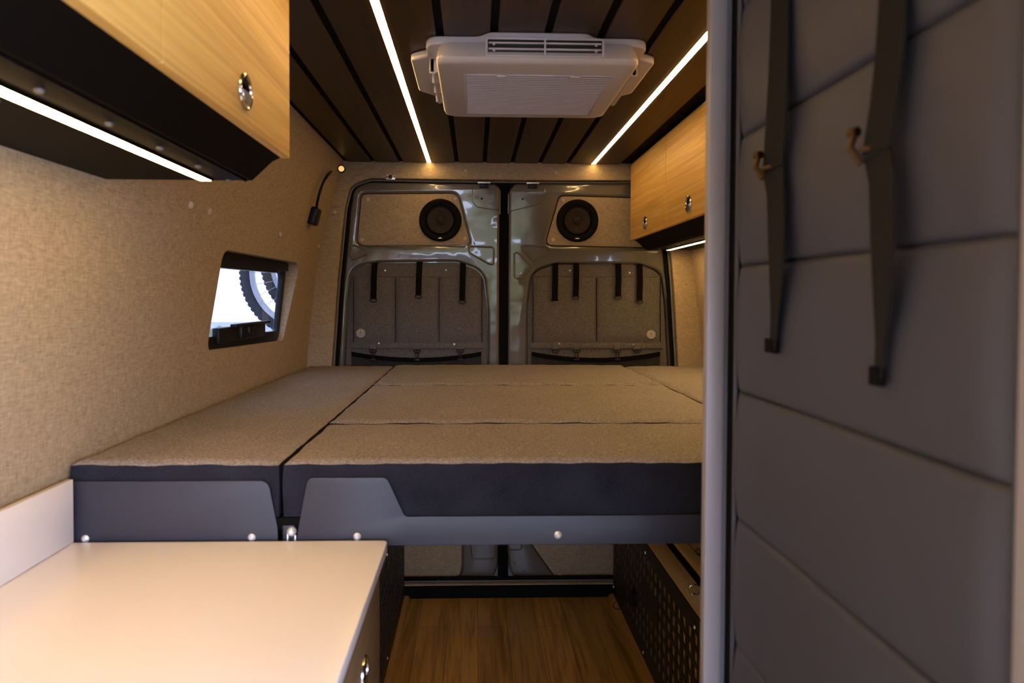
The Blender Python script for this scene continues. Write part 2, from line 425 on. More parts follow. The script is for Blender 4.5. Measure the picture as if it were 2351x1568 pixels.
# driving cab behind the camera: bulkhead stubs, dash, roof; right side and windscreen open to the sky, left window closed to block daylight
tag(B().box(-.97, -.87, -.95, -.70, .0, 2.0).done('wall_left', M['wall']), kind='structure')
tag(B().box(-.93, -.85, -2.3, -.95, .0, 2.0).done('wall_front', M['paint']), kind='structure')
tag(B().box(1.14, 1.22, -2.3, -.80, .0, 1.02).box(1.14, 1.22, -2.3, -.80, 1.66, 2.0).box(1.14, 1.22, -2.3, .95, 1.88, 2.0).done('wall_front', M['paint']), kind='structure')
tag(B().box(-.85, 1.14, -2.3, -2.2, .0, 1.02).done('wall_front', M['black']), kind='structure')
tag(B().box(-.93, 1.22, -2.3, -.75, CZ, 2.05).box(-.85, 1.14, -2.3, -2.2, 1.72, 2.0).done('ceiling', M['wall']), kind='structure')
tag(B().box(-.93, 1.22, -2.3, -.75, -.05, 0).done('floor', M['black']), kind='structure')
# floor
tag(B().box(-.80, 1.12, -.75, 3.10, -.03, 0).done('floor', M['floor']), kind='structure')
tag(B().box(-.62, .93, 3.085, 3.2, -.03, .052, .01).done('trim_1', M['rubber']), kind='structure')      # rear sill
tag(B().prism([(-.3145, .001), (-.2885, .001), (-.296, .014), (-.3145, .018)], lambda x, z: (x, 1.27, z), lambda x, z: (x, 3.08, z)).done('baseboard_left', M['trimwood']), kind='structure')
tag(B().prism([(.637, .001), (.6125, .001), (.620, .014), (.637, .018)], lambda x, z: (x, 1.3, z), lambda x, z: (x, 3.08, z)).done('baseboard_right', M['trimwood']), kind='structure')

# rear wall lining around the door opening
YW = 3.10
opx = [(757, 1345, 0), (761, 835, 0), (774, 640, .1), (790, 478, .2), (803, 424, .07), (848, 408, .08), (1000, 411, 0)]
ol = xz(opx, YW)
opening = ol + [(2*CX-p[0], p[1], p[2]) for p in ol[::-1]]
opening = fillet(opening, n=8)
outer = [(x-.02, z) for x, z in prof] + [(2*CX-x+.02, z) for x, z in prof[::-1]]
rear = obj('wall_back', plate(outer, [opening], .03, face_y(YW, .03), .003), M['wall']); tag(rear, kind='structure')
# painted flange and rubber seal round the opening
def inset(poly, d):
    cx_, cz_ = CX, 1.0; out = []
    N = len(poly)
    for i in range(N):
        a = Vector(poly[i-1]); b = Vector(poly[(i+1) % N]); t = (b-a).normalized(); nn = Vector((-t.y, t.x))
        p = Vector(poly[i])
        if (p+nn*d-Vector((cx_, cz_))).length > (p-Vector((cx_, cz_))).length: nn = -nn
        out.append(tuple(p+nn*d))
    return out
fl = inset(opening, .006); se = inset(opening, .017)
fr = B().tube([(x, YW+.026, z) for x, z in fl], .0052, 8, True); tag(fr.done('trim_2', M['flange']), kind='structure')
fr = B().tube([(x, YW+.042, z) for x, z in se], .0085, 8, True); tag(fr.done('trim_3', M['rubber']), kind='structure')

# ---------------------------------------------------------------- rear doors
YD = 3.16
def buttons(spots, y, parent, m='button', r=.0095, name='button_cap'):
    for p in spots:
        q = at(p[0], p[1], 'y', y)
        B().lathe((q.x, y, q.z), (0, -1, 0), [(r, -.001), (r, .002), (r*.8, .005), (r*.4, .0066), (0, .007)], 16).done(name, M[m], parent)

def rib(pts, parent, y=YD, r=.0048, closed=True):
    p = xz(pts, y)
    q = fillet(p, .014, 5) if closed else [(a[0], a[1]) for a in p]
    B().tube([(x, y+.0006, z) for x, z in q], r, 8, closed).done('pressed_rib', M['paint'], parent)

dL_out = [(772, 1352, .03), (771, 1100, 0), (774, 838, 0), (785, 647, .1), (804, 487, .2), (815, 433, .06), (850, 420, .06), (1136, 424, .012), (1147, 434, .01), (1145, 1200, .1), (1143, 1300, .06), (1122, 1356, .05)]
dL_up = [(831, 446, .025), (1050, 445, .04), (1081, 564, .03), (818, 565, .035)]
dL_win = [(789, 875, .02), (790, 835, 0), (796, 700, .1), (807, 612, .11), (870, 602, .1), (1050, 600, .1), (1112, 622, .13), (1121, 720, .1), (1121, 875, .02)]
dL_low = [(775, 960, .02), (1061, 960, .02), (1061, 1341, .09), (775, 1350, .03)]
dR_out = [(2*1156.5-a, b, c) for a, b, c in dL_out]
dR_out = [(1545, 1338, .03), (1556, 1100, 0), (1552, 838, 0), (1541, 647, .1), (1525, 487, .2), (1513, 436, .06), (1475, 423, .06), (1180, 424, .03), (1168, 440, .03), (1166, 838, 0), (1163, 1240, .2), (1170, 1310, .1), (1195, 1356, .05), (1300, 1345, .1)]
dR_up = [(1283, 450, .03), (1492, 456, .035), (1512, 570, .04), (1250, 564, .03)]
dR_win = [(1208.6, 875, .02), (1208.6, 700, .1), (1219, 622, .13), (1275, 604, .1), (1470, 606, .1), (1519, 622, .11), (1529, 700, .1), (1536, 835, 0), (1537, 875, .02)]
dR_low = [(1205, 960, .02), (1540, 960, .02), (1545, 1337, .03), (1281, 1337, .06), (1203, 1228, .05), (1200, 1100, .1)]
doors = {}
for i, (o_, u_, w_, l_) in enumerate(((dL_out, dL_up, dL_win, dL_low), (dR_out, dR_up, dR_win, dR_low))):
    d = tag(empty('door_%d' % (i+1), (at(o_[0][0], 1345, 'y', YD).x*.5+CX*.5, YD, .05)), kind='structure'); doors[i] = d
    hs = [fillet(xz(h, YD), n=9) for h in (u_, w_, l_)]
    oo = fillet(xz(o_, YD), n=8)
    obj('door_frame', plate(oo, hs, .034, face_y(YD, .034), .0125, 4), M['paint'], d, 40)
    obj('door_skin', plate(inset(oo, .004), [], .008, face_y(YD+.034, .008)), M['paint'], d)
    def shr(h, k): return inset(fillet(xz(h, YD), n=9), k)
    # cloth covered inserts
    def ins(h, k, y):
        pts = fillet(xz(h, YD), n=9); c = Vector((sum(p[0] for p in pts)/len(pts), sum(p[1] for p in pts)/len(pts))); out = []
        lo = [min(p[j] for p in pts) for j in (0, 1)]; hi = [max(p[j] for p in pts) for j in (0, 1)]
        sx = 1-2*k/(hi[0]-lo[0]); sz = 1-2*k/(hi[1]-lo[1]); mx_ = ((hi[0]+lo[0])/2, (hi[1]+lo[1])/2)
        return [(mx_[0]+(p[0]-mx_[0])*sx, mx_[1]+(p[1]-mx_[1])*sz) for p in pts]
    up_ = obj('cloth_panel', plate(ins(u_, .003, YD), [], .024, face_y(YD+.008, .024), .003), M['wall'], d)
    buttons([(847, 460), (1046, 459), (831, 551), (1067, 549)] if i == 0 else [(1291, 462), (1269, 552)], YD+.008, up_)
    lo_ = obj('cloth_panel', plate(ins(l_, .003, YD), [], .024, face_y(YD+.008, .024), .003), M['wall'], d)
    buttons([(1006, 1328)] if i == 0 else [(1288, 1321)], YD+.008, lo_)

rib([(809, 562), (842, 573), (845, 583), (808, 598), (804, 585)], doors[0])
rib([(1076, 566), (1134, 568), (1133, 608), (1122, 606), (1077, 580)], doors[0])
rib([(1195, 564), (1256, 566), (1265, 577), (1250, 588), (1236, 591), (1226, 600), (1200, 574)], doors[1])
rib([(1181, 580), (1191, 581), (1219, 611), (1196, 640), (1181, 638)], doors[1])
rib([(1085, 428), (1085, 465), (1095, 477), (1144, 484)], doors[0], closed=False, r=.0025)
rib([(1251, 428), (1249, 455), (1240, 470), (1172, 486)], doors[1], closed=False, r=.0025)
for i, spots in enumerate((((1096, 439), (1127, 439), (1096, 455), (1127, 456)), ((1206, 442), (1235, 442), (1206, 458), (1235, 457)))):
    for s_ in spots:
        q = at(*s_, 'y', YD); B().ring((q.x, YD-.0002, q.z), (0, 1, 0), .0062, .0012, 16, 6).done('screw_hole', M['paint'], doors[i])
for i, s_ in enumerate(((1106, 458), (1199, 459))):
    q = at(*s_, 'y', YD); B().lathe((q.x, YD-.0008, q.z), (0, -1, 0), [(.0048, 0), (.0045, .0008), (0, .0008)], 14).done('drain_hole', M['rubber'], doors[i])
for i, s_ in enumerate(((1111, 424), (1222, 425))):   # top striker catches
    q = at(*s_, 'y', YD-.02)
    B().box(q.x-.029, q.x+.029, YD-.03, YD+.004, q.z+.0, q.z+.006, .001).done('striker_plate', M['steel'], doors[i])
    B().box(q.x-.021, q.x+.021, YD-.026, YD-.001, q.z-.019, q.z-.001, .004).box(q.x-.007, q.x-.001, YD-.03, YD-.02, q.z-.014, q.z-.004, .001).done('door_catch', M['plastic'], doors[i])
for i, sp in enumerate((((1083, 1349), (1089, 1350), (1096, 1349)), ((1181, 1293), (1176, 1305), (1203, 1312), (1222, 1317), (1184, 1321), (1201, 1337), (1230, 1350), (1202, 1352), (1214, 1294)))):
    for s_ in sp:
        q = at(*s_, 'y', YD); B().lathe((q.x, YD-.0002, q.z), (0, -1, 0), [(.0045, 0), (.004, .002), (0, .003)], 12).done('screw', M['paint'] if i else M['steel'], doors[i])
# low pressed boxes by the bottom edge
for i, pl in enumerate(([(1078, 1235), (1140, 1235), (1138, 1282), (1084, 1284)], [(1165, 1235), (1190, 1235), (1200, 1262), (1168, 1262)])):
    rib(pl, doors[i], r=.004)
# centre seal between the doors
cs = B(); a = at(1147, 838, 'y', YD).x; b_ = at(1167, 838, 'y', YD).x
cs.box(a-.004, b_+.004, YD+.012, YD+.03, .05, 1.89)
for k in range(3): cs.tube([((a+b_)/2+(k-1)*.012, YD+.010, .06), ((a+b_)/2+(k-1)*.012, YD+.010, 1.885)], .004, 8)
tag(cs.done('trim_4', M['rubber']), kind='structure')
tag(B().box(-.90, 1.18, 3.236, 3.25, -.05, 2.05).done('wall_back_outer', M['paint']), kind='structure')

# buttons and a wall seam on the linings
def wall_button(px, v):
    x = -.72
    for _ in range(6): q = at(px, v, 'x', x); x = wall_x(q.z)
    dz = .02; n = Vector((dz*2, 0, wall_x(q.z-dz)-wall_x(q.z+dz))).normalized()
    B().lathe(q-n*.001, n, [(.0095, 0), (.0095, .003), (.0076, .006), (.0038, .0076), (0, .008)], 16).done('button_cap', M['button'], wl if q.y > 1.77 else wlf)
for p in ((480, 485), (642, 538), (437, 471), (731, 566)): wall_button(*p)
buttons([(768.5, 487), (1069, 393), (1276, 396)], YW, rear)
for (px, vv) in ((768, 475), (1591, 478)):   # pillar joint in the rear lining
    q = at(px, vv, 'y', YW)
    B().box(q.x-.027, q.x+.027, YW-.0006, YW+.002, q.z-.0008, q.z+.0008).done('panel_seam', M['black'], rear)

# ================================================================ THINGS AT THE REAR
# roof sensor plate
q = at(897, 407, 'y', YW)
t = thing('magnetic_catch', (q.x, YW, q.z-.012), 'small silver catch plate screwed to the cloth lining above the left rear door', 'catch')
B().box(q.x-.021, q.x+.021, YW-.005, YW, q.z-.011, q.z+.011, .0015).done('plate', M['steel'], t)
B().lathe((q.x, YW-.005, q.z), (0, -1, 0), [(.009, 0), (.009, .004), (.005, .006), (0, .006)], 20).done('magnet', M['brass'], t)
for s_ in (-1, 1): B().lathe((q.x+s_*.016, YW-.005, q.z), (0, -1, 0), [(.0035, 0), (.003, .002), (0, .002)], 12).done('screw', M['plastic'], t)

# gooseneck reading lamp
def on_wall(px, v, off):
    x = -.68
    for _ in range(8): q = at(px, v, 'x', x); x = wall_x(q.z)+off
    return q
bs = on_wall(723, 497, .015); hd = at(783, 387, 'y', 3.045)
bx_ = wall_x(bs.z)
t = thing('reading_lamp', (bx_, bs.y, bs.z-.04), 'black gooseneck reading lamp with round lens, fixed to the left wall near the rear', 'lamp')
lb = B(); lb.box(bx_-.002, bx_+.030, bs.y-.038, bs.y+.034, bs.z-.036, bs.z+.036, .008, 3, Matrix.Rotation(.27, 3, 'Y')); lb.done('wall_box', M['plastic'], t)
ctl = [on_wall(727, 476, .020), on_wall(729, 462, .024), on_wall(735, 439, .028), on_wall(746, 412, .024), on_wall(759, 396, .020), on_wall(772, 387, .016), hd+Vector((-.004, 0, .008))]
pts = []
for i in range(len(ctl)-1):
    a_, b_, c_, d_ = ctl[max(i-1, 0)], ctl[i], ctl[i+1], ctl[min(i+2, len(ctl)-1)]
    for k in range(6):
        u = k/6; pts.append(.5*((2*b_)+(c_-a_)*u+(2*a_-5*b_+4*c_-d_)*u*u+(-a_+3*b_-3*c_+d_)*u**3))
pts.append(ctl[-1])
B().tube(pts, .0056, 10).done('gooseneck', M['plastic'], t)
B().lathe(hd+Vector((0, .02, 0)), (.12, -1, -.1), [(0, -.004), (.010, -.004), (.0155, .0), (.0165, .03), (.0165, .038), (.0135, .040), (.0125, .037)], 24).done('lamp_head', M['plastic'], t)
B().lathe(hd+Vector((.004, -.0165, -.004)), (.12, -1, -.1), [(.0128, 0), (.009, .003), (0, .004)], 24).done('lens', M['lens'], t)
B().lathe((bx_+.033, bs.y+.012, bs.z-.022), (1, 0, -.2), [(.004, 0), (.004, .002), (0, .002)], 12).done('switch', M['chrome'], t)

# speakers
def speaker(px, v, label):
    q = at(px, v, 'y', YD+.006); y = YD+.008
    t = thing('speaker', (q.x, y, q.z-.097), label, 'speaker', 'round speakers in the rear doors')
    c = (q.x, y, q.z); ax = (0, -1, 0)
    B().lathe(c, ax, [(.096, 0), (.097, .006), (.094, .012), (.088, .0145), (.078, .0125), (.070, .009), (.067, .004), (.067, 0)], 64).done('surround', M['rubber'], t)
    B().lathe(c, ax, [(.068, .005), (.062, .0105), (.060, .0105), (.057, .006)], 64).done('roll_edge', M['rubber'], t)
    B().lathe(c, ax, [(.0605, .0085), (.045, .0075), (.03, .0045), (.018, .002), (.0178, .0075), (.010, .0105), (0, .0115)], 64).done('cone', M['cone'], t)
    B().box(q.x-.010, q.x+.010, y-.0158, y-.0125, q.z-.084, q.z-.0805, .0006).box(q.x-.004, q.x+.003, y-.016, y-.013, q.z-.0805, q.z-.0788).done('badge', M['steel'], t)
speaker(1011.5, 507, 'round black speaker in the left rear door panel')
speaker(1324, 508, 'round black speaker in the right rear door panel, beside the oak upper cabinet')

# organizers hanging in the rear door windows
def organizer(label, outl, flap, straps, tabs, snaps, logo, side):
    lo = at((outl[1][0]+outl[-2][0])/2, 875, 'y', YD)
    t = thing('door_organizer', (lo.x, YD, lo.z), label, 'organizer', 'grey cloth organizers on the rear doors')
    pts = fillet(xz(outl, YD), n=9)
    lo2 = [min(p[j] for p in pts) for j in (0, 1)]; hi2 = [max(p[j] for p in pts) for j in (0, 1)]; mc = ((lo2[0]+hi2[0])/2, (lo2[1]+hi2[1])/2)
    k = .0055; sx = 1-2*k/(hi2[0]-lo2[0]); sz = 1-2*k/(hi2[1]-lo2[1])
    back = [(mc[0]+(p[0]-mc[0])*sx, mc[1]+(p[1]-mc[1])*sz) for p in pts]
    obj('back_panel', plate(back, [], .016, face_y(YD+.014, .016), .004), M['bag'], t)
    # flap of pockets
    for a, b_ in flap:
        p0 = at(a, 636, 'y', YD); p1 = at(b_, 786, 'y', YD)
        nx, nz = 14, 16; b = B(); g = []
        seed = random.random()*9
        for j in range(nz+1):
            r = []
            for i in range(nx+1):
                u, w = i/nx, j/nz; x = p0.x+(p1.x-p0.x)*u; z = p0.z+(p1.z-p0.z)*w
                e = min(u, 1-u, w*1.2, (1-w)*1.5); puff = .009*min(1, e*6)**.6
                wr_ = .0018*math.sin(x*60+seed+z*35)*math.sin(z*48+seed*2) + .0012*math.sin(x*130+z*80+seed)
                r.append(b.bm.verts.new((x, YD+.0135-puff-max(0, puff)/.009*wr_, z)))
            g.append(r)
        for j in range(nz):
            for i in range(nx): b.bm.faces.new((g[j][i], g[j][i+1], g[j+1][i+1], g[j+1][i]))
        # give it a back
        ret = bmesh.ops.extrude_face_region(b.bm, geom=list(b.bm.faces))
        for v in ret['geom']:
            if isinstance(v, bmesh.types.BMVert): v.co.y = YD+.0145
        b.done('pocket_flap', M['bag'], t, 60)
    a0 = at(flap[0][0], 634, 'y', YD); a1 = at(flap[-1][1], 634, 'y', YD)
    B().box(a0.x, a1.x, YD+.0105, YD+.014, a0.z-.0015, a0.z+.004, .001).done('hem', M['bag'], t)
    for px in [flap[0][0]]+[(a[1]+b_[0])/2 for a, b_ in zip(flap, flap[1:])]+[flap[-1][1]]:
        c0 = at(px, 638, 'y', YD); c1 = at(px, 785, 'y', YD); B().prism([(-.0011, YD+.004), (.0011, YD+.004), (.0011, YD+.013), (-.0011, YD+.013)], lambda x, y: (c0.x+x, y, c0.z), lambda x, y: (c1.x+x, y, c1.z)).done('pocket_seam', M['bedside'], t)
    h0 = at(flap[0][0]-6, 788, 'y', YD); h1 = at(flap[-1][1]+6, 801, 'y', YD)
    B().box(h0.x, h1.x, YD+.005, YD+.014, h1.z, h0.z, .003, 2).done('lower_hem', M['bag'], t)
    # mesh pocket edge webbing, sagging in the middle
    n = 24; wp = []
    xa, xb = flap[0][0]-4, flap[-1][1]-2
    for i in range(n+1):
        u = i/n; q = at(xa+(xb-xa)*u, 812+14*(1-(2*u-1)**2), 'y', YD); wp.append((q.x, YD-.004-.006*(1-(2*u-1)**2), q.z))
    B().ribbon(wp, lambda i: ((0, 0, 1), .020), .0025).done('webbing_edge', M['webbing'], t)
    b = B(); low = at(900, 874, 'y', YD).z; r0 = []; r1 = []
    for i, p in enumerate(wp):
        r0.append(b.bm.verts.new((p[0], p[1]+.003, p[2]-.010))); r1.append(b.bm.verts.new((p[0], YD+.004, low)))
    for i in range(n): b.bm.faces.new((r0[i], r0[i+1], r1[i+1], r1[i]))
    ret = bmesh.ops.extrude_face_region(b.bm, geom=list(b.bm.faces))
    for v in ret['geom']:
        if isinstance(v, bmesh.types.BMVert): v.co.y += .003
    b.done('mesh_pocket', M['mesh'], t)
    for px, v0, v1, ringed in straps:
        p0 = at(px+2, v0, 'y', YD); p1 = at(px, v1, 'y', YD); N = 12
        pl = [(p0.x+(p1.x-p0.x)*k/N, YD+.010-.020*min(1, k/N*2.2), p0.z+(p1.z-p0.z)*k/N) for k in range(N+1)]
        s_ = B().ribbon(pl, lambda i: ((1, 0, 0), .0268), .003).done('strap', M['webbing'], t)
        if ringed:
            c = Vector((p1.x, YD-.011, p1.z-.004)); pts_ = [c+Vector((.0155*math.cos(a_), 0, -.011*abs(math.sin(a_)) if False else .011*math.sin(a_)*(1 if math.sin(a_) < 0 else .35))) for a_ in [2*PI*i/20 for i in range(20)]]
            B().tube(pts_, .0021, 8, True).done('d_ring', M['plastic'], s_)
        else:
            B().box(p1.x-.0165, p1.x+.0165, YD-.014, YD-.008, p1.z-.004, p1.z+.004, .001).done('strap_end', M['webbing'], s_)
    for px, clip in tabs:
        q = at(px, 797, 'y', YD)
        tb = B().box(q.x-.0135, q.x+.0135, YD-.006, YD+.006, q.z-.013, q.z+.014, .002).done('tab', M['bag'], t)
        c = Vector((q.x, YD-.0135, q.z-.014)); pts_ = [c+Vector((.0155*math.cos(a_), 0, .013*math.sin(a_)*(1 if math.sin(a_) < 0 else .3))) for a_ in [2*PI*i/20 for i in range(20)]]
        B().tube(pts_, .0021, 8, True).done('d_ring', M['plastic'], tb)
        if clip:
            c = Vector((q.x, YD-.017, q.z-.04))
            cb_ = B().tube([c+Vector((.0, 0, .022)), c+Vector((.006, 0, .012)), c+Vector((.005, 0, -.004)), c+Vector((0, 0, -.012))], .0026, 8)
            cb_.tube([c+Vector((.0, 0, .022)), c+Vector((-.007, 0, .014)), c+Vector((-.006, 0, .0)), c+Vector((0, 0, -.010))], .0018, 8)
            cb_.box(c.x-.013, c.x+.013, c.y-.004, c.y+.003, c.z-.022, c.z-.012, .002)
            cb_.done('snap_clip', M['plastic'], tb)
    for p in snaps:
        q = at(p[0], p[1], 'y', YD+.006)
        yy = YD+.0135 if p[1] < 700 else YD+.0045
        B().lathe((q.x, yy, q.z), (0, -1, 0), [(.0045, -.001), (.0045, .001), (.003, .0025), (.0012, .0025), (0, .0018)], 16).done('snap', M['steel'], t)
    q = at(logo[0], logo[1], 'y', YD+.002); y = YD+.0028
    pa = B().lathe((q.x, y+.001, q.z), (0, -1, 0), [(.0205, -.003), (.0205, .002), (.0195, .0026), (0, .0026)], 32).done('logo_patch', M['patch'], t)
    lg = B(); lg.ring((q.x, y-.0017, q.z), (0, 1, 0), .0165, .0005, 32, 6)
    tr_ = [((-.011, -.008), (-.004, .003)), ((-.004, .003), (0, -.001)), ((0, -.001), (.005, .007)), ((.005, .007), (.012, -.008)), ((-.012, -.009), (.012, -.009)), ((0, -.009), (0, .012)), ((-.005, -.002), (0, .004)), ((.005, -.003), (0, .002)), ((-.004, .006), (0, .011)), ((.004, .004), (0, .009))]
    for a, b_ in tr_: lg.tube([(q.x+a[0], y-.0017, q.z+a[1]), (q.x+b_[0], y-.0017, q.z+b_[1])], .0006, 6)
    lg.done('logo_mark', M['patchd'], pa)
organizer('grey cloth organizer on the left rear door with three straps and three pockets', dL_win, [(811, 906), (909.5, 1006), (1009.5, 1107)],
          [(858, 603, 686, 1), (961, 601, 678, 1), (1061, 602, 690, 1)], [(857, 1), (958, 1), (1057, 1)], [(884, 621), (1024, 620), (870, 788), (1043, 790)], (828, 765), -1)
organizer('grey cloth organizer on the right rear door with four straps and two pockets', dR_win, [(1224, 1369), (1372.5, 1517)],
          [(1273, 604, 689, 0), (1321, 602, 680, 1), (1418, 604, 680, 1), (1467, 606, 690, 1)], [(1275, 0), (1323, 1), (1416, 1), (1462, 0)], [(1309, 621), (1446, 626), (1284, 789), (1455, 792)], (1495, 768), 1)

# ================================================================ CEILING THINGS
# the two strips: the right one is seen from 1.5 m on, both run the full ceiling
for k, x, lab in ((0, -.2065, 'left long warm LED strip recessed in the ceiling boards, left of the roof air conditioner'), (1, .5345, 'right long warm LED strip recessed in the ceiling boards, right of the roof air conditioner')):
    t = thing('led_strip', (x, 1.2, CZ), lab, 'light strip', 'ceiling light strips')
    ch = B().box(x-.0098, x-.0090, -.7, 3.088, CZ-.001, CZ+.006).box(x+.0090, x+.0098, -.7, 3.088, CZ-.001, CZ+.006)
    ch.done('channel', M['black'], t)
    B().box(x-.0090, x+.0090, -.7, 3.086, CZ-.0015, CZ+.005).done('diffuser', M['led_c'], t)

# roof air conditioner
t = thing('roof_air_conditioner', (.1445, 1.8, CZ-.073), 'white roof air conditioner with louvred grille mounted on the ceiling boards', 'air conditioner')
cx = .1445
def layer(z, poly): return [(x, y, z) for x, y in poly]
fl_ = fillet([(cx-.262, 1.60, .045), (cx-.135, 1.60, .05), (cx-.115, 1.572, .04), (cx+.115, 1.572, .04), (cx+.135, 1.60, .05), (cx+.262, 1.60, .045),
              (cx+.262, 1.685, .02), (cx+.305, 1.715, .02), (cx+.305, 1.965, .03), (cx+.262, 2.01, .02), (cx+.262, 2.09, .045), (cx-.262, 2.09, .045), (cx-.262, 2.01, .02), (cx-.305, 1.965, .03), (cx-.305, 1.715, .02), (cx-.262, 1.685, .02)], n=6)
obj('flange', plate(fl_, [], .020, lambda u, v, w: (u, v, CZ-w), .005, 3), M['white'], t)
# body: lofted rings from the flange down
def ringp(dx, y0, y1, r): return rrect(cx-dx, cx+dx, y0, y1, r, 7)
b = B(); levels = [(CZ-.018, ringp(.232, 1.590, 2.07, .045)), (CZ-.050, ringp(.236, 1.566, 2.052, .045)), (CZ-.062, ringp(.235, 1.560, 2.046, .045)), (CZ-.070, ringp(.231, 1.564, 2.040, .042)), (CZ-.0735, ringp(.222, 1.573, 2.030, .038))]
rs = [[b.bm.verts.new((x, y, z)) for x, y in poly] for z, poly in levels]
for p, q in zip(rs, rs[1:]):
    for i in range(len(p)): b.bm.faces.new((p[i], p[(i+1) % len(p)], q[(i+1) % len(p)], q[i]))
b.bm.faces.new(rs[0]); b.bm.faces.new(rs[-1])
body = b.done('housing', M['white'], t, 50)
# recessed slatted intake grille in the underside (proud frame, slats)
gz = CZ-.0735
gy0, gy1, gx0, gx1 = 1.650, 1.985, -.022, .326
g = B(); g.box(gx0-.004, gx1+.004, gy0-.006, gy0, gz-.003, gz+.001, .001).box(gx0-.004, gx1+.004, gy1, gy1+.006, gz-.003, gz+.001, .001)
g.box(gx0-.006, gx0, gy0-.006, gy1+.006, gz-.003, gz+.001, .001).box(gx1, gx1+.006, gy0-.006, gy1+.006, gz-.003, gz+.001, .001)
N = 24
for i in range(N):
    y = gy0+.004+(gy1-gy0-.008)*(i+.5)/N
    g.box(gx0, gx1, y-.0047, y+.0028, gz-.0032, gz+.0005, .0008, 1, Matrix.Rotation(.42, 3, 'X'))
g.done('intake_grille', M['white'], t)
for x in (.063, .239): B().box(x-.013, x+.013, gy0-.009, gy0+.009, gz-.007, gz, .003).done('grille_tab', M['white'], t)
# front outlet: dark box, louvres
y_of = lambda z: 1.590-(CZ-.018-z)*.75
oz0, oz1, ox0, ox1 = CZ-.056, CZ-.020, .028, .289
yf = 1.5705
v = B(); v.box(ox0, ox1, yf-.003, yf+.03, oz0, oz1, .001); v.done('outlet_recess', M['whitegap'], t)
v = B()
v.box(ox0-.005, ox1+.005, yf-.007, yf+.004, oz1, oz1+.004, .001).box(ox0-.005, ox1+.005, yf-.010, yf+.004, oz0-.004, oz0, .001)
v.box(ox0-.005, ox0, yf-.008, yf+.004, oz0, oz1, .001).box(ox1, ox1+.005, yf-.008, yf+.004, oz0, oz1, .001)
v.box((ox0+ox1)/2-.002, (ox0+ox1)/2+.002, yf-.008, yf, oz0, oz1, .0005)
v.done('outlet_frame', M['white'], t)
for s_ in (0, 1):
    for j in range(2):
        xa = ox0+.002+s_*(ox1-ox0)/2; xb = xa+(ox1-ox0)/2-.004; z = oz0+.0125+.0135*j
        lo = B().box(xa, xb, yf-.0085, yf-.0015, z, z+.0035, .0008); xx = xa+.012 if s_ == 0 else xb-.012
        lo.lathe((xx, yf-.009, z-.002), (0, -1, 0), [(.0035, 0), (.003, .001), (0, .0015)], 10)
        lo.done('louvre', M['white'], t)
# side outlet ladders
for s_ in (-1, 1):
    sb = B(); x = cx+s_*.246
    sb.box(min(x, x+s_*.012), max(x, x+s_*.012), 1.70, 1.70+.005, CZ-.055, CZ-.018, .001)
    for j in range(4): yy = 1.70+.085*j; sb.box(x-.010, x+.010, yy, yy+.006, CZ-.052, CZ-.018, .001)
    sb.box(x-.004, x+.008 if s_ > 0 else x+.004, 1.70, 1.96, CZ-.056, CZ-.050, .001)
    sb.done('side_louvre', M['white'], t)

# ================================================================ CABINETS
def latch(c, ax, parent, r=.0245):
    """oval slam latch: rim, dark well, lifted flap"""
    c = Vector(c); a, b_, d = bases(ax)
    L = B(); L.ring(c+d*.003, ax, r, .0034, 36, 8)
    L.lathe(c, ax, [(r, -.002), (r, .002), (r-.003, .003)], 36)
    o = L.done('latch', M['chrome'], parent)
    w = B().lathe(c, ax, [(r-.002, .0005), (r-.006, .001), (r-.010, -.0), (0, -.0)], 32)
    # flap covers the lower half
    f = B(); n = 16; up_ = Vector((0, 0, 1)); side = d.cross(up_).normalized(); top_ = []; bot = []
    pts = [c+d*.003+side*(r-.007)*math.cos(PI+PI*i/n)+up_*((r-.005)*math.sin(PI+PI*i/n)-.001) for i in range(n+1)]
    v0 = [f.bm.verts.new(p) for p in pts]; v1 = [f.bm.verts.new(p+d*.004-side*0) for p in pts]
    f.bm.faces.new(v0); f.bm.faces.new(v1)
    for i in range(n+1): f.bm.faces.new((v0[i], v0[(i+1) % (n+1)], v1[(i+1) % (n+1)], v1[i]))
    me = w.mesh(); me2 = f.mesh()
    # well and flap joined into the latch mesh with their own finish
    bm = bmesh.new(); bm.from_mesh(o.data); off = -top(parent).location
    n0 = len(bm.faces)
    me.transform(Matrix.Translation(off)); bm.from_mesh(me); n1 = len(bm.faces)
    me2.transform(Matrix.Translation(off)); bm.from_mesh(me2)
    bm.faces.ensure_lookup_table()
    for i in range(n0, n1): bm.faces[i].material_index = 1
    for fc in bm.faces: fc.smooth = True
    bm.to_mesh(o.data); bm.free(); o.data.materials.append(M['plastic'])
    o.data.set_sharp_from_angle(angle=math.radians(35))
    return o

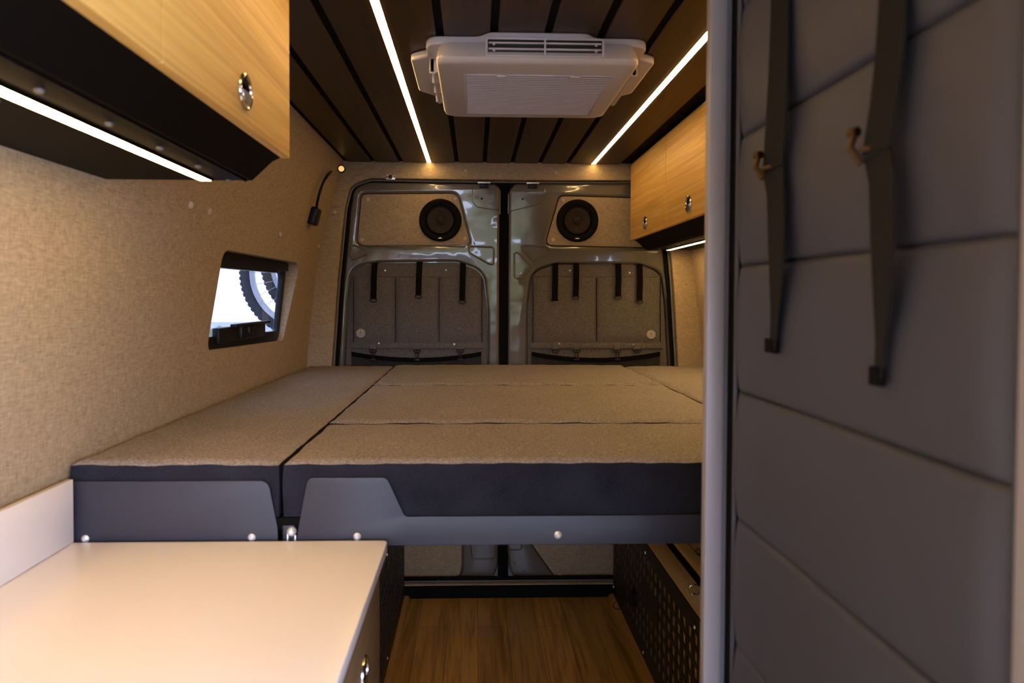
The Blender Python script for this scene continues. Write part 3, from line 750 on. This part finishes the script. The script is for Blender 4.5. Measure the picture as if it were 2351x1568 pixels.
def upper_cabinet(xf, s, y0, y1, seams, label, led_y, led_x, led_label, screws, shown):
    """xf door plane; s=+1 faces +x (cabinet on the left wall)"""
    f = (lambda x: x) if s > 0 else (lambda x: 2*CX-x)
    t = thing('upper_cabinet', (xf-s*.18, (y0+y1)/2, 1.59), label, 'cabinet', 'upper cabinets')
    zb = 1.59
    e = y1-.003
    xw = lambda z: (wall_x(z)+.004) if s > 0 else 2*CX-(wall_x(z)+.004)
    poly = [(xf-s*.016, CZ-.012), (xf-s*.016, 1.634), (xf-s*.032, 1.626), (xf-s*.070, zb), (xw(zb), zb), (xw(1.70), 1.70), (xw(1.80), 1.80), (xw(1.9), 1.9), (xw(CZ-.012), CZ-.012)]
    B().prism(poly, lambda x, z: (x, y0, z), lambda x, z: (x, e, z)).done('body', M['cabblack'], t, 20)
    for a, b_ in zip(seams, seams[1:]):
        d = B().box(min(xf, xf-s*.016), max(xf, xf-s*.016), a+.002, b_-.002, 1.632, CZ-.028 if s > 0 else CZ-.006, .0008, 1).done('cabinet_door', M['doorwood'], t)
        latch((xf, (a+b_)/2+.005, 1.680), (s, 0, 0), d)
    # raised lip and screw caps under the front edge
    xl = xf-s*.078
    B().box(min(xl, xl-s*.004), max(xl, xl-s*.004), y0, e-.005, zb-.0035, zb, .001).done('lip', M['cabblack'], t)
    for (x, y) in screws: B().lathe((x, y, zb), (0, 0, -1), [(.0052, -.001), (.0052, .002), (.004, .004), (0, .0045)], 16).done('screw_cap', M['cap'], t)
    l = thing('under_cabinet_light', (led_x, (led_y[0]+led_y[1])/2, zb), led_label, 'light strip', 'under-cabinet light strips')
    B().box(led_x-.012, led_x+.012, led_y[0]-.004, led_y[1]+.004, zb-.004, zb-.0002, .001).done('channel', M['cabblack'], l)
    B().box(led_x-.0105, led_x+.0105, led_y[0], led_y[1], zb-.0048, zb-.002, .001, 2).done('diffuser', M['led_u'], l)
    return t
upper_cabinet(-.35, 1, -.285, 1.309, (-.285, .25, .781, 1.309), 'oak-fronted upper cabinet on the left wall above the pale countertop', (-.25, 1.289), -.500,
              'warm light strip under the left upper cabinet, above the countertop', [(-.463, .745+.139*k) for k in range(-4, 5)]+[(-.537, .785), (-.537, .40)], 3)
upper_cabinet(.70, -1, .96, 3.068, (.96, 1.40, 1.93, 2.5, 3.068), 'oak-fronted upper cabinet on the right wall behind the grey post, near the rear doors', (1.4, 3.03), .865,
              'warm light strip under the right upper cabinet near the rear doors', [(.815, 1.6+.28*k) for k in range(6)], 2)

# ================================================================ COUNTER
CT = .920
t = thing('kitchen_cabinet', (-.46, .5, 0), 'low oak kitchen cabinet under the pale countertop, front face to the aisle', 'cabinet')
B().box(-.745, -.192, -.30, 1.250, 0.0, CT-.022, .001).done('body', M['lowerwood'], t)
for a, b_ in ((-.30, .22), (.22, .735), (.735, 1.250)):
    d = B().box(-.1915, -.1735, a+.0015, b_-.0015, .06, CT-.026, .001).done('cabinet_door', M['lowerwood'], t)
    latch((-.1735, b_-.195, .784), (1, 0, 0), d)
ct = obj('countertop', plate(rrect(-.744, -.160, -.32, 1.262, .012), [], .021, lambda u, v, w: (u, v, CT-.021+w), .002, 2), M['counter'])
tag(ct, 'glossy pale cream countertop on the low oak cabinet at the left', 'countertop')
bsp = B().box(-.7445, -.7325, -.32, 1.262, CT+.0005, 1.0365, .0015).done('backsplash', M['counter'])
tag(bsp, 'pale cream backsplash strip standing along the left wall on the countertop', 'backsplash')

# ================================================================ BED
def cushion(name, label, x0, x1, y0, y1, z0, z1, crown=.006, r=.020, group='bed cushions', nx=26, ny=26, wr_front=0.0):
    t = thing('bed_cushion', ((x0+x1)/2, (y0+y1)/2, z0), label, 'cushion', group)
    sd = random.random()*20
    def h(x, y):
        u = (x-x0)/(x1-x0); v = (y-y0)/(y1-y0)
        e = min(x-x0, x1-x, y-y0, y1-y)
        k = 1-max(0, 1-e/r)**2
        return z1 - r*.35*(1-k) + crown*math.sin(PI*u)**.6*(math.sin(PI*v)**.6 if crown > .003 else 1) + .0012*math.sin(x*31+sd)*math.sin(y*27+sd)+.0008*math.sin(x*83+y*61+sd)
    def line(a, b_, n):
        L = [a, a+r*.15, a+r*.4, a+r*.8]; L += [a+r+(b_-a-2*r)*i/n for i in range(n+1)]; L += [b_-r*.8, b_-r*.4, b_-r*.15, b_]; return L
    X = line(x0, x1, nx); Y = line(y0, y1, ny); b = B(); g = [[b.bm.verts.new((x, y, h(x, y))) for x in X] for y in Y]
    for j in range(len(Y)-1):
        for i in range(len(X)-1): b.bm.faces.new((g[j][i], g[j][i+1], g[j+1][i+1], g[j+1][i]))
    b.done('top_cover', M['bedtop'], t, 80)
    # charcoal side band, slightly bellied and creased
    loop = [(x, y0) for x in X]+[(x1, y) for y in Y[1:]]+[(x, y1) for x in X[::-1][1:]]+[(x0, y) for y in Y[::-1][1:-1]]
    b = B(); rows = []; nz = 8
    for j in range(nz+1):
        w = j/nz; row = []
        for (x, y) in loop:
            zt = h(x, y); z = zt+(z0-zt)*w; bel = .005*math.sin(PI*w)
            nx_ = (-1 if x == x0 else 1 if x == x1 else 0); ny_ = (-1 if y == y0 else 1 if y == y1 else 0)
            amp = wr_front if y == y0 else 0
            cr = amp*math.sin(PI*w)*(math.sin(x*75+w*2+sd)+.6*math.sin(x*163-w*3)+.5*math.sin(x*41+w*6))
            row.append(b.bm.verts.new((x+nx_*bel*.3, y+ny_*(bel*.3)+cr, z)))
        rows.append(row)
    n = len(loop)
    for p, q in zip(rows, rows[1:]):
        for i in range(n): b.bm.faces.new((p[i], p[(i+1) % n], q[(i+1) % n], q[i]))
    b.bm.faces.new(rows[-1])
    b.done('side_band', M['bedside'], t, 60)
    return t
BZ = 1.063
FY = 1.283
cushion('c', 'long grey heather cushion along the left wall, beneath the window', wall_x(1.0)+.012, -.3665, FY, 3.085, .958, BZ, nx=18, ny=50)
cushion('c', 'front centre bed cushion with a deep charcoal front band', -.357, .672, FY, 1.668, .958, BZ, .0015, nx=40, ny=16, wr_front=.0020)
cushion('c', 'middle centre bed cushion, between the front and rear ones', -.357, .672, 1.685, 2.386, .958, BZ+.0025, .0015, nx=40, ny=24)
cushion('c', 'rear centre bed cushion, nearest the rear doors', -.357, .672, 2.406, 3.085, .958, BZ+.005, .0015, nx=40, ny=24)
cushion('c', 'long grey heather cushion on the right, only its left edge showing before the post', .685, 2*CX-wall_x(1.0)-.012, FY, 3.085, .958, BZ, nx=18, ny=50)

t = thing('platform_bed', (.145, 1.28, .905), 'graphite metal platform bed with raised front tabs, carrying the grey cushions', 'bed')
th = .005; my = face_y(1.274, th)
pl = fillet([(-.764, .900), (-.3660, .900, .002), (-.3665, .94), (-.3835, 1.0285, .02), (-.758, 1.0285, .004)], 0)
obj('side_fascia', plate(pl, [], th, my, .001), M['frame'], t)
pc = fillet([(-.3345, .905, .002), (-.3105, 1.0335, .014), (-.1635, 1.0335, .016), (-.1300, .9595, .012), (.640, .9595, .012), (.672, .98, .01), (.672, .905, .002)], 0)
obj('centre_fascia', plate(pc, [], th, my, .001), M['frame'], t)
obj('side_fascia', plate([(2*CX-x, z) for x, z in pl], [], th, my, .001), M['frame'], t)
B().box(-.745, 1.03, 1.2795, 3.08, .936, .957).done('platform', M['black'], t)
B().box(-.357, -.3365, 1.2745, 1.2785, .905, .944, .001).done('pin_bracket', M['frame'], t)
for p in ((196, 1237), (578, 1234), (820, 1232), (1281, 1228)):
    q = at(p[0], p[1], 'y', 1.274)
    B().lathe((q.x, 1.274, q.z), (0, -1, 0), [(.0072, 0), (.0072, .001), (.0055, .003), (.003, .0045), (.0022, .0036), (0, .0036)], 20).done('bolt', M['steel'], t)
q = at(668.5, 1222, 'y', 1.268)
pn = B().lathe((q.x, 1.274, q.z), (0, -1, 0), [(.0085, 0), (.0085, .004), (.007, .008), (.004, .0105), (0, .0112)], 24)
pn.box(q.x-.0085, q.x-.0055, 1.268, 1.273, .902, q.z, .001).box(q.x+.0055, q.x+.0085, 1.268, 1.273, .902, q.z-.006, .001)
pn.done('locking_pin', M['steel'], t)

# ================================================================ BENCHES UNDER THE BED
def perf_panel(y0, y1, z0, z1, x, s, skip, parent):
    hs = []
    ny = int((y1-y0-.04)/.0545); nz = int((z1-z0-.06)/.0485)
    ya_ = y0+((y1-y0)-ny*.0545)/2; za = z0+((z1-z0)-nz*.0485)/2
    for i in range(ny):
        for j in range(nz):
            if skip(i, j, ny, nz): continue
            yc = ya_+(i+.5)*.0545; zc = za+(j+.5)*.0485
            hs.append(rrect(yc-.0165, yc+.0165, zc-.018, zc+.018, .005, 3))
    return obj('perforated_panel', plate(rrect(y0, y1, z0, z1, .012), hs, .003, face_x(x, .003, s)), M['perf'], parent)
t = thing('storage_bench', (.85, 2.2, 0), 'plywood storage bench on the right under the bed, faced with a black perforated panel', 'bench')
B().box(.645, 1.03, 1.30, 3.07, .002, .438).done('body', M['ply'], t)
B().box(.643, .710, 1.30, 3.07, .4385, .463, .001).done('top_rail', M['ply'], t)
B().box(.711, .747, 1.30, 3.07, .4385, .450).done('channel', M['black'], t)
B().box(.748, 1.03, 1.30, 3.07, .4385, .466, .001).done('lid', M['ply'], t)
B().box(.7885, .7905, 1.30, 3.07, .4655, .4668).done('lid_seam', M['black'], t)
sk = lambda i, j, ny, nz: (i in (18, 19, 20, 21) and j in (3, 4)) or (i in (24, 25, 26) and j in (2, 3) and False) or (i in (9, 10) and j in (0, 1)) or (i >= 27 and j <= 1)
pp = perf_panel(1.32, 3.075, .020, .462, .637, -1, sk, t)
for p in ((1482, 1269), (1595, 1440), (1477, 1498), (1409, 1347)):
    q = at(p[0], p[1], 'x', .637); B().lathe((.637, q.y, q.z), (-1, 0, 0), [(.006, 0), (.005, .003), (0, .004)], 14).done('screw', M['steel'], pp)
q = at(1590, 1360, 'z', .475)
B().ring((.676, 2.05, .463+.0155), (.25, 1, 0), .0165, .002, 28, 8).lathe((.676, 2.05, .463), (0, 0, 1), [(.006, 0), (.006, .003), (0, .004)], 14).done('ring_pull', M['chrome'], t)
kb = at(1452, 1372, 'x', .63)
B().lathe((.637, kb.y, kb.z), (-1, 0, 0), [(.035, 0), (.035, .010), (.028, .016), (0, .016)], 24).done('knob', M['plastic'], t)
rg = at(1418, 1390, 'x', .60)
B().ring((.600, rg.y, rg.z), (0, 1, .1), .0175, .0015, 28, 6).tube([(.6175, rg.y, rg.z+.003), (.637, kb.y, kb.z-.01)], .0022, 8).done('key_ring', M['plastic'], t)
cq = at(1598, 1268, 'z', .475)
cc = B()
for k in range(4): cc.ring((cq.x+.008+.002*k, cq.y-.012*k, .468+.010), (.6, .8, .2*k), .010, .0014, 18, 6)
cc.done('cord_loop', M['plastic'], t)

t = thing('storage_bench', (-.54, 2.2, 0), 'black perforated storage bench on the left under the bed, beyond the kitchen cabinet', 'bench')
B().box(-.755, -.345, 1.30, 3.07, .002, .93).done('body', M['cabblack'], t)
pl_ = perf_panel(1.285, 3.075, .020, .898, -.316, 1, lambda i, j, a, b: False, t)
for p in ((888, 1274), (889, 1511)):
    q = at(p[0], p[1], 'x', -.316); B().lathe((-.316, q.y, q.z), (1, 0, 0), [(.005, 0), (.004, .003), (0, .004)], 12).done('screw', M['steel'], pl_)

# ================================================================ PARTITION WITH QUILTED PANEL
t = thing('partition_frame', (.6, .67, 0), 'tall grey metal frame post of the right partition beside the bed', 'partition')
B().box(.3185, .3415, .925, .942, 0.002, CZ-.004, .0015, 2).prism([(.3415, .926), (.3500, .932), (.3500, .942), (.3415, .942)], lambda x, y: (x, y, .002), lambda x, y: (x, y, CZ-.004)).done('post', M['alu'], t)
B().box(.345, .400, .400, .424, .002, CZ-.004, .003, 2).done('post', M['alu'], t)
B().box(.3505, .361, .905, .958, .002, CZ-.004).box(.372, 1.0, .43, .955, .002, CZ-.004).done('backing', M['black'], t)
# quilted panel
qt = thing('quilted_panel', (.352, .665, .0), 'dark grey quilted vinyl panel with horizontal seams and two hanging straps, filling the right side', 'panel')
zs = [.908-.169*k for k in range(5, 0, -1)]+[.908, 1.0767, 1.247, 1.4132, 1.583, 1.752, 1.921, 1.975]
b = B(); ny = 30; rows = []
Y0, Y1 = .4285, .9065
for a, b_ in zip(zs, zs[1:]):
    for w in (0, .012, .025, .05, .09, .15, .25, .4, .6, .75, .85, .91, .95, .975, .988):
        z = a+(b_-a)*w
        d = abs(w-0.0) if w < .5 else 1-w
        rows.append((z, d))
rows.append((zs[-1], 0))
g = []
for z, p0 in rows:
    r = []
    for i in range(ny+1):
        u = i/ny; y = Y0+(Y1-Y0)*u; e = min(u, 1-u)
        k = min(1, e/.04)**.5 if e < .04 else 1
        p = 0 if p0 <= 0 else (.45*min(1, p0/.025)**.7+.55*min(1, p0/.3)**.6)
        dp = .0115*p*k+.0015*k - .0018*math.sin(y*14+z*9)*p*math.sin(PI*u)
        r.append(b.bm.verts.new((.3575-dp, y, z)))
    g.append(r)
for j in range(len(g)-1):
    for i in range(ny): b.bm.faces.new((g[j][i], g[j][i+1], g[j+1][i+1], g[j+1][i]))
ret = bmesh.ops.extrude_face_region(b.bm, geom=list(b.bm.faces))
for v in ret['geom']:
    if isinstance(v, bmesh.types.BMVert): v.co.x = .3705
b.done('quilting', M['quilt'], qt, 80)
B().tube([(.352, Y1+.001, .05), (.352, Y1+.001, 1.97)], .0035, 8).tube([(.352, Y0-.001, .05), (.352, Y0-.001, 1.97)], .0035, 8).done('piping', M['quilt'], qt)

def rib_mat():
    m, tt, bb = newmat('webbing_ribbed'); bb.inputs['Roughness'].default_value = .8; bb.inputs['Specular IOR Level'].default_value = .12
    tc = tt.nodes.new('ShaderNodeTexCoord'); wv = tt.nodes.new('ShaderNodeTexWave'); wv.bands_direction = 'Z'; wv.inputs['Scale'].default_value = 110
    wv.inputs['Distortion'].default_value = .6
    r = tt.nodes.new('ShaderNodeValToRGB'); r.color_ramp.elements[0].color = (.006, .006, .006, 1); r.color_ramp.elements[1].color = (.022, .021, .020, 1)
    tt.links.new(tc.outputs['Object'], wv.inputs[0]); tt.links.new(wv.outputs[0], r.inputs[0]); tt.links.new(r.outputs[0], bb.inputs['Base Color'])
    return m
RIB = rib_mat()
def hang_strap(label, up_pts, dn_pts, buckle):
    def mk(spec):
        P, Wd = [], []
        for (xl, xr, v, x) in spec:
            a = at(xl, v, 'x', x); c = at(xr, v, 'x', x); P.append((x, (a.y+c.y)/2, (a.z+c.z)/2)); Wd.append(abs(a.y-c.y))
        # densify
        PP, WW = [], []
        for i in range(len(P)-1):
            for k in range(6):
                u = k/6; PP.append(tuple(P[i][j]*(1-u)+P[i+1][j]*u for j in range(3))); WW.append(Wd[i]*(1-u)+Wd[i+1]*u)
        PP.append(P[-1]); WW.append(Wd[-1]); return PP, WW
    P, Wd = mk(up_pts); z0 = min(p[2] for p in P); 
    t = thing('hanging_strap', (P[0][0], P[-1][1], z0-.1), label, 'strap', 'ribbed webbing straps on the quilted panel')
    B().ribbon(P, lambda i: ((.05, 1, 0), Wd[i]*1.05), .0022).done('upper_webbing', RIB, t, 50)
    P, Wd = mk(dn_pts)
    B().ribbon(P, lambda i: ((.05+.2*i/len(P), 1, 0), Wd[i]*1.06), .0022).done('lower_webbing', RIB, t, 50)
    e = P[-1]; B().box(e[0]-.004, e[0]+.003, e[1]-Wd[-1]*.55, e[1]+Wd[-1]*.55, e[2]-.002, e[2]+.014, .001).done('folded_end', M['webbing'], t)
    q = at(buckle[0], buckle[1], 'x', .325)
    k = B(); k.tube([(q.x, q.y, q.z+.010), (q.x-.004, q.y-.002, q.z-.002), (q.x+.002, q.y-.008, q.z-.016)], .0032, 8)
    k.lathe((q.x, q.y, q.z+.012), (-.3, 1, 0), [(0, -.004), (.0045, -.004), (.0045, .004), (0, .004)], 14)
    k.tube([(q.x+.002, q.y-.006, q.z-.004), (.338, q.y-.028, q.z-.004)], .0022, 8)
    k.done('buckle', M['brass'], t)
hang_strap('far webbing strap on the quilted panel, nearer the post',
           [(1772, 1815, -140, .341), (1770, 1812, 20, .340), (1765, 1811, 150, .337), (1757, 1806, 290, .333), (1751, 1797, 387, .332)],
           [(1752, 1799, 389, .335), (1759, 1804, 440, .333), (1760, 1806, 560, .334), (1763, 1801, 660, .336), (1765, 1792, 740, .338), (1763, 1783, 806, .338)], (1741, 381))
hang_strap('near webbing strap on the quilted panel, farther from the post and longer',
           [(2025, 2088, -140, .341), (2018, 2083, 0, .340), (2010, 2078, 120, .337), (1998, 2064, 230, .333), (1980, 2045, 348, .330)],
           [(1985, 2046, 351, .333), (1994, 2058, 410, .331), (1997, 2058, 580, .332), (2002, 2052, 700, .335), (2008, 2036, 790, .338), (2004, 2026, 880, .338)], (1960, 337))

# ================================================================ OUTSIDE
tag(B().box(-60, 25, -25, 60, -.9, -.8).done('ground', M['ground']), kind='structure')
tag(B().box(-60, -9, 8, 29, -.8, -.76).done('grass_field', M['grass'], ), 'dry grass field far outside beyond the side window', 'grass', kind='stuff')
sh = B().box(-24, -17, 30, 36, -.8, 1.6).prism([(-24.3, 1.6), (-16.7, 1.6), (-20.5, 2.2)], lambda x, z: (x, 29.8, z), lambda x, z: (x, 36.2, z)).done('shed', M['shed'])
tag(sh, 'low grey building far outside, seen through the side window', 'building')
def shrub(x, y, s, lab):
    b = B(); r = bmesh.ops.create_icosphere(b.bm, subdivisions=4, radius=1)['verts']
    for v in r:
        n = 1+.16*math.sin(v.co.x*7+x)*math.sin(v.co.y*8)+.14*math.sin(v.co.z*9+y)+.08*math.sin(v.co.x*21+v.co.z*17)+random.uniform(-.05, .05)
        v.co = Vector((x+v.co.x*s*1.3*n, y+v.co.y*s*n, -.75+(v.co.z+.8)*s*.8*n))
    tag(b.done('shrub', M['leaf'], None, 180), lab, 'shrub', 'pale shrubs beyond the side window')
shrub(-7.2, 18.5, .75, 'pale green shrub outside the side window, left of the wheels')
shrub(-6.3, 21.5, .7, 'small shrub outside, seen through the window beside the tyre')
def wheel(cx_, cy_, cz_, R, lab):
    cz_ += .002; t = thing('bicycle_wheel', (cx_, cy_, cz_-R), lab, 'wheel', 'bicycle wheels outside the window')
    c = Vector((cx_, cy_, cz_)); ty = B(); n = 72
    ty.ring(c, (0, 1, 0), R-.028, .028, n, 12)
    for i in range(n):
        a = 2*PI*i/n
        for s_ in (-1, 1):
            m_ = Matrix.Rotation(-a, 3, 'Y'); p = c+Vector((math.cos(a)*(R-.0095), s_*.014, math.sin(a)*(R-.0095)))
            ty.box(p.x-.008, p.x+.008, p.y-.009, p.y+.009, p.z-.009, p.z+.009, 0, 1, m_)
    ty.done('tyre', M['tire'], t)
    B().lathe(c, (0, 1, 0), [(R-.056, -.014), (R-.082, -.011), (R-.082, .011), (R-.056, .014), (R-.056, -.014)], 72).done('rim', M['rim'], t)
    sp = B()
    for i in range(28):
        a = 2*PI*i/28; bq = a+.45*(1 if i % 2 else -1); s_ = .02*(1 if i % 4 < 2 else -1)
        sp.tube([c+Vector((.03*math.cos(bq), s_, .03*math.sin(bq))), c+Vector(((R-.08)*math.cos(a), 0, (R-.08)*math.sin(a)))], .0012, 5)
    sp.done('spokes', M['rim'], t)
    B().lathe(c, (0, 1, 0), [(0, -.05), (.02, -.05), (.032, -.03), (.02, -.015), (.02, .015), (.032, .03), (.02, .05), (0, .05)], 20).done('hub', M['tire'], t)
    B().lathe(c+Vector((0, -.04, 0)), (0, 1, 0), [(.02, 0), (.085, 0), (.085, .002), (.02, .002)], 28).done('brake_disc', M['steel'], t)
w1 = at(703, 628, 'y', 3.95); wheel(w1.x, 3.95, w1.z, .375, 'nearer bicycle wheel with knobbly tyre outside the side window')
w2 = at(742, 605, 'y', 4.2); wheel(w2.x, 4.2, w2.z, .375, 'farther bicycle wheel, partly behind the nearer one, outside the side window')

t = thing('bike_rack', (-.5, 3.6, .45), 'black bike rack behind the van carrying the two wheels outside the side window', 'rack')
B().box(-.52, -.46, 3.24, 4.30, .45, .51, .005).done('arm', M['plastic'], t)
for w_, y_ in ((w1, 3.95), (w2, 4.2)):
    B().box(w_.x-.10, -.40, y_-.035, y_+.035, w_.z-.375-.03, w_.z-.376, .004).box(-.50, -.46, y_-.02, y_+.02, .50, w_.z-.40, .004).done('tray', M['plastic'], t)
t = thing('added_fill_strip', (-.15, 2.1, .93), 'added unseen warm fill strip under the bed platform, brightening the load space floor', 'light strip')  # unseen strip, added to warm the floor and perforated panels
B().box(-.162, -.138, 1.62, 2.70, .930, .9355, .001).done('channel', M['cabblack'], t)
B().box(-.158, -.142, 1.63, 2.69, .9275, .9305, .001).done('diffuser', M['led_fill'], t)

# the door sheets lean inward above the belt line
def lean(o):
    if o.type == 'MESH' and o.data:
        w = top(o).location; bm = bmesh.new(); bm.from_mesh(o.data)
        for zc in (1.42, 1.50, 1.58):
            if min(v.co.z for v in bm.verts)+w.z < zc < max(v.co.z for v in bm.verts)+w.z:
                bmesh.ops.bisect_plane(bm, geom=bm.verts[:]+bm.edges[:]+bm.faces[:], plane_co=(0, 0, zc-w.z), plane_no=(0, 0, 1))
        for v in bm.verts:
            z = v.co.z+w.z
            v.co.y -= LEAN*((z-1.50) if z > 1.58 else max(0, z-1.42)*.5)
        bm.to_mesh(o.data); bm.free()
    for c in o.children: lean(c)
LEAN = .085
for d in list(doors.values())+[o for o in C.objects if o.parent is None and o.name.startswith(('speaker', 'door_organizer'))]: lean(d)
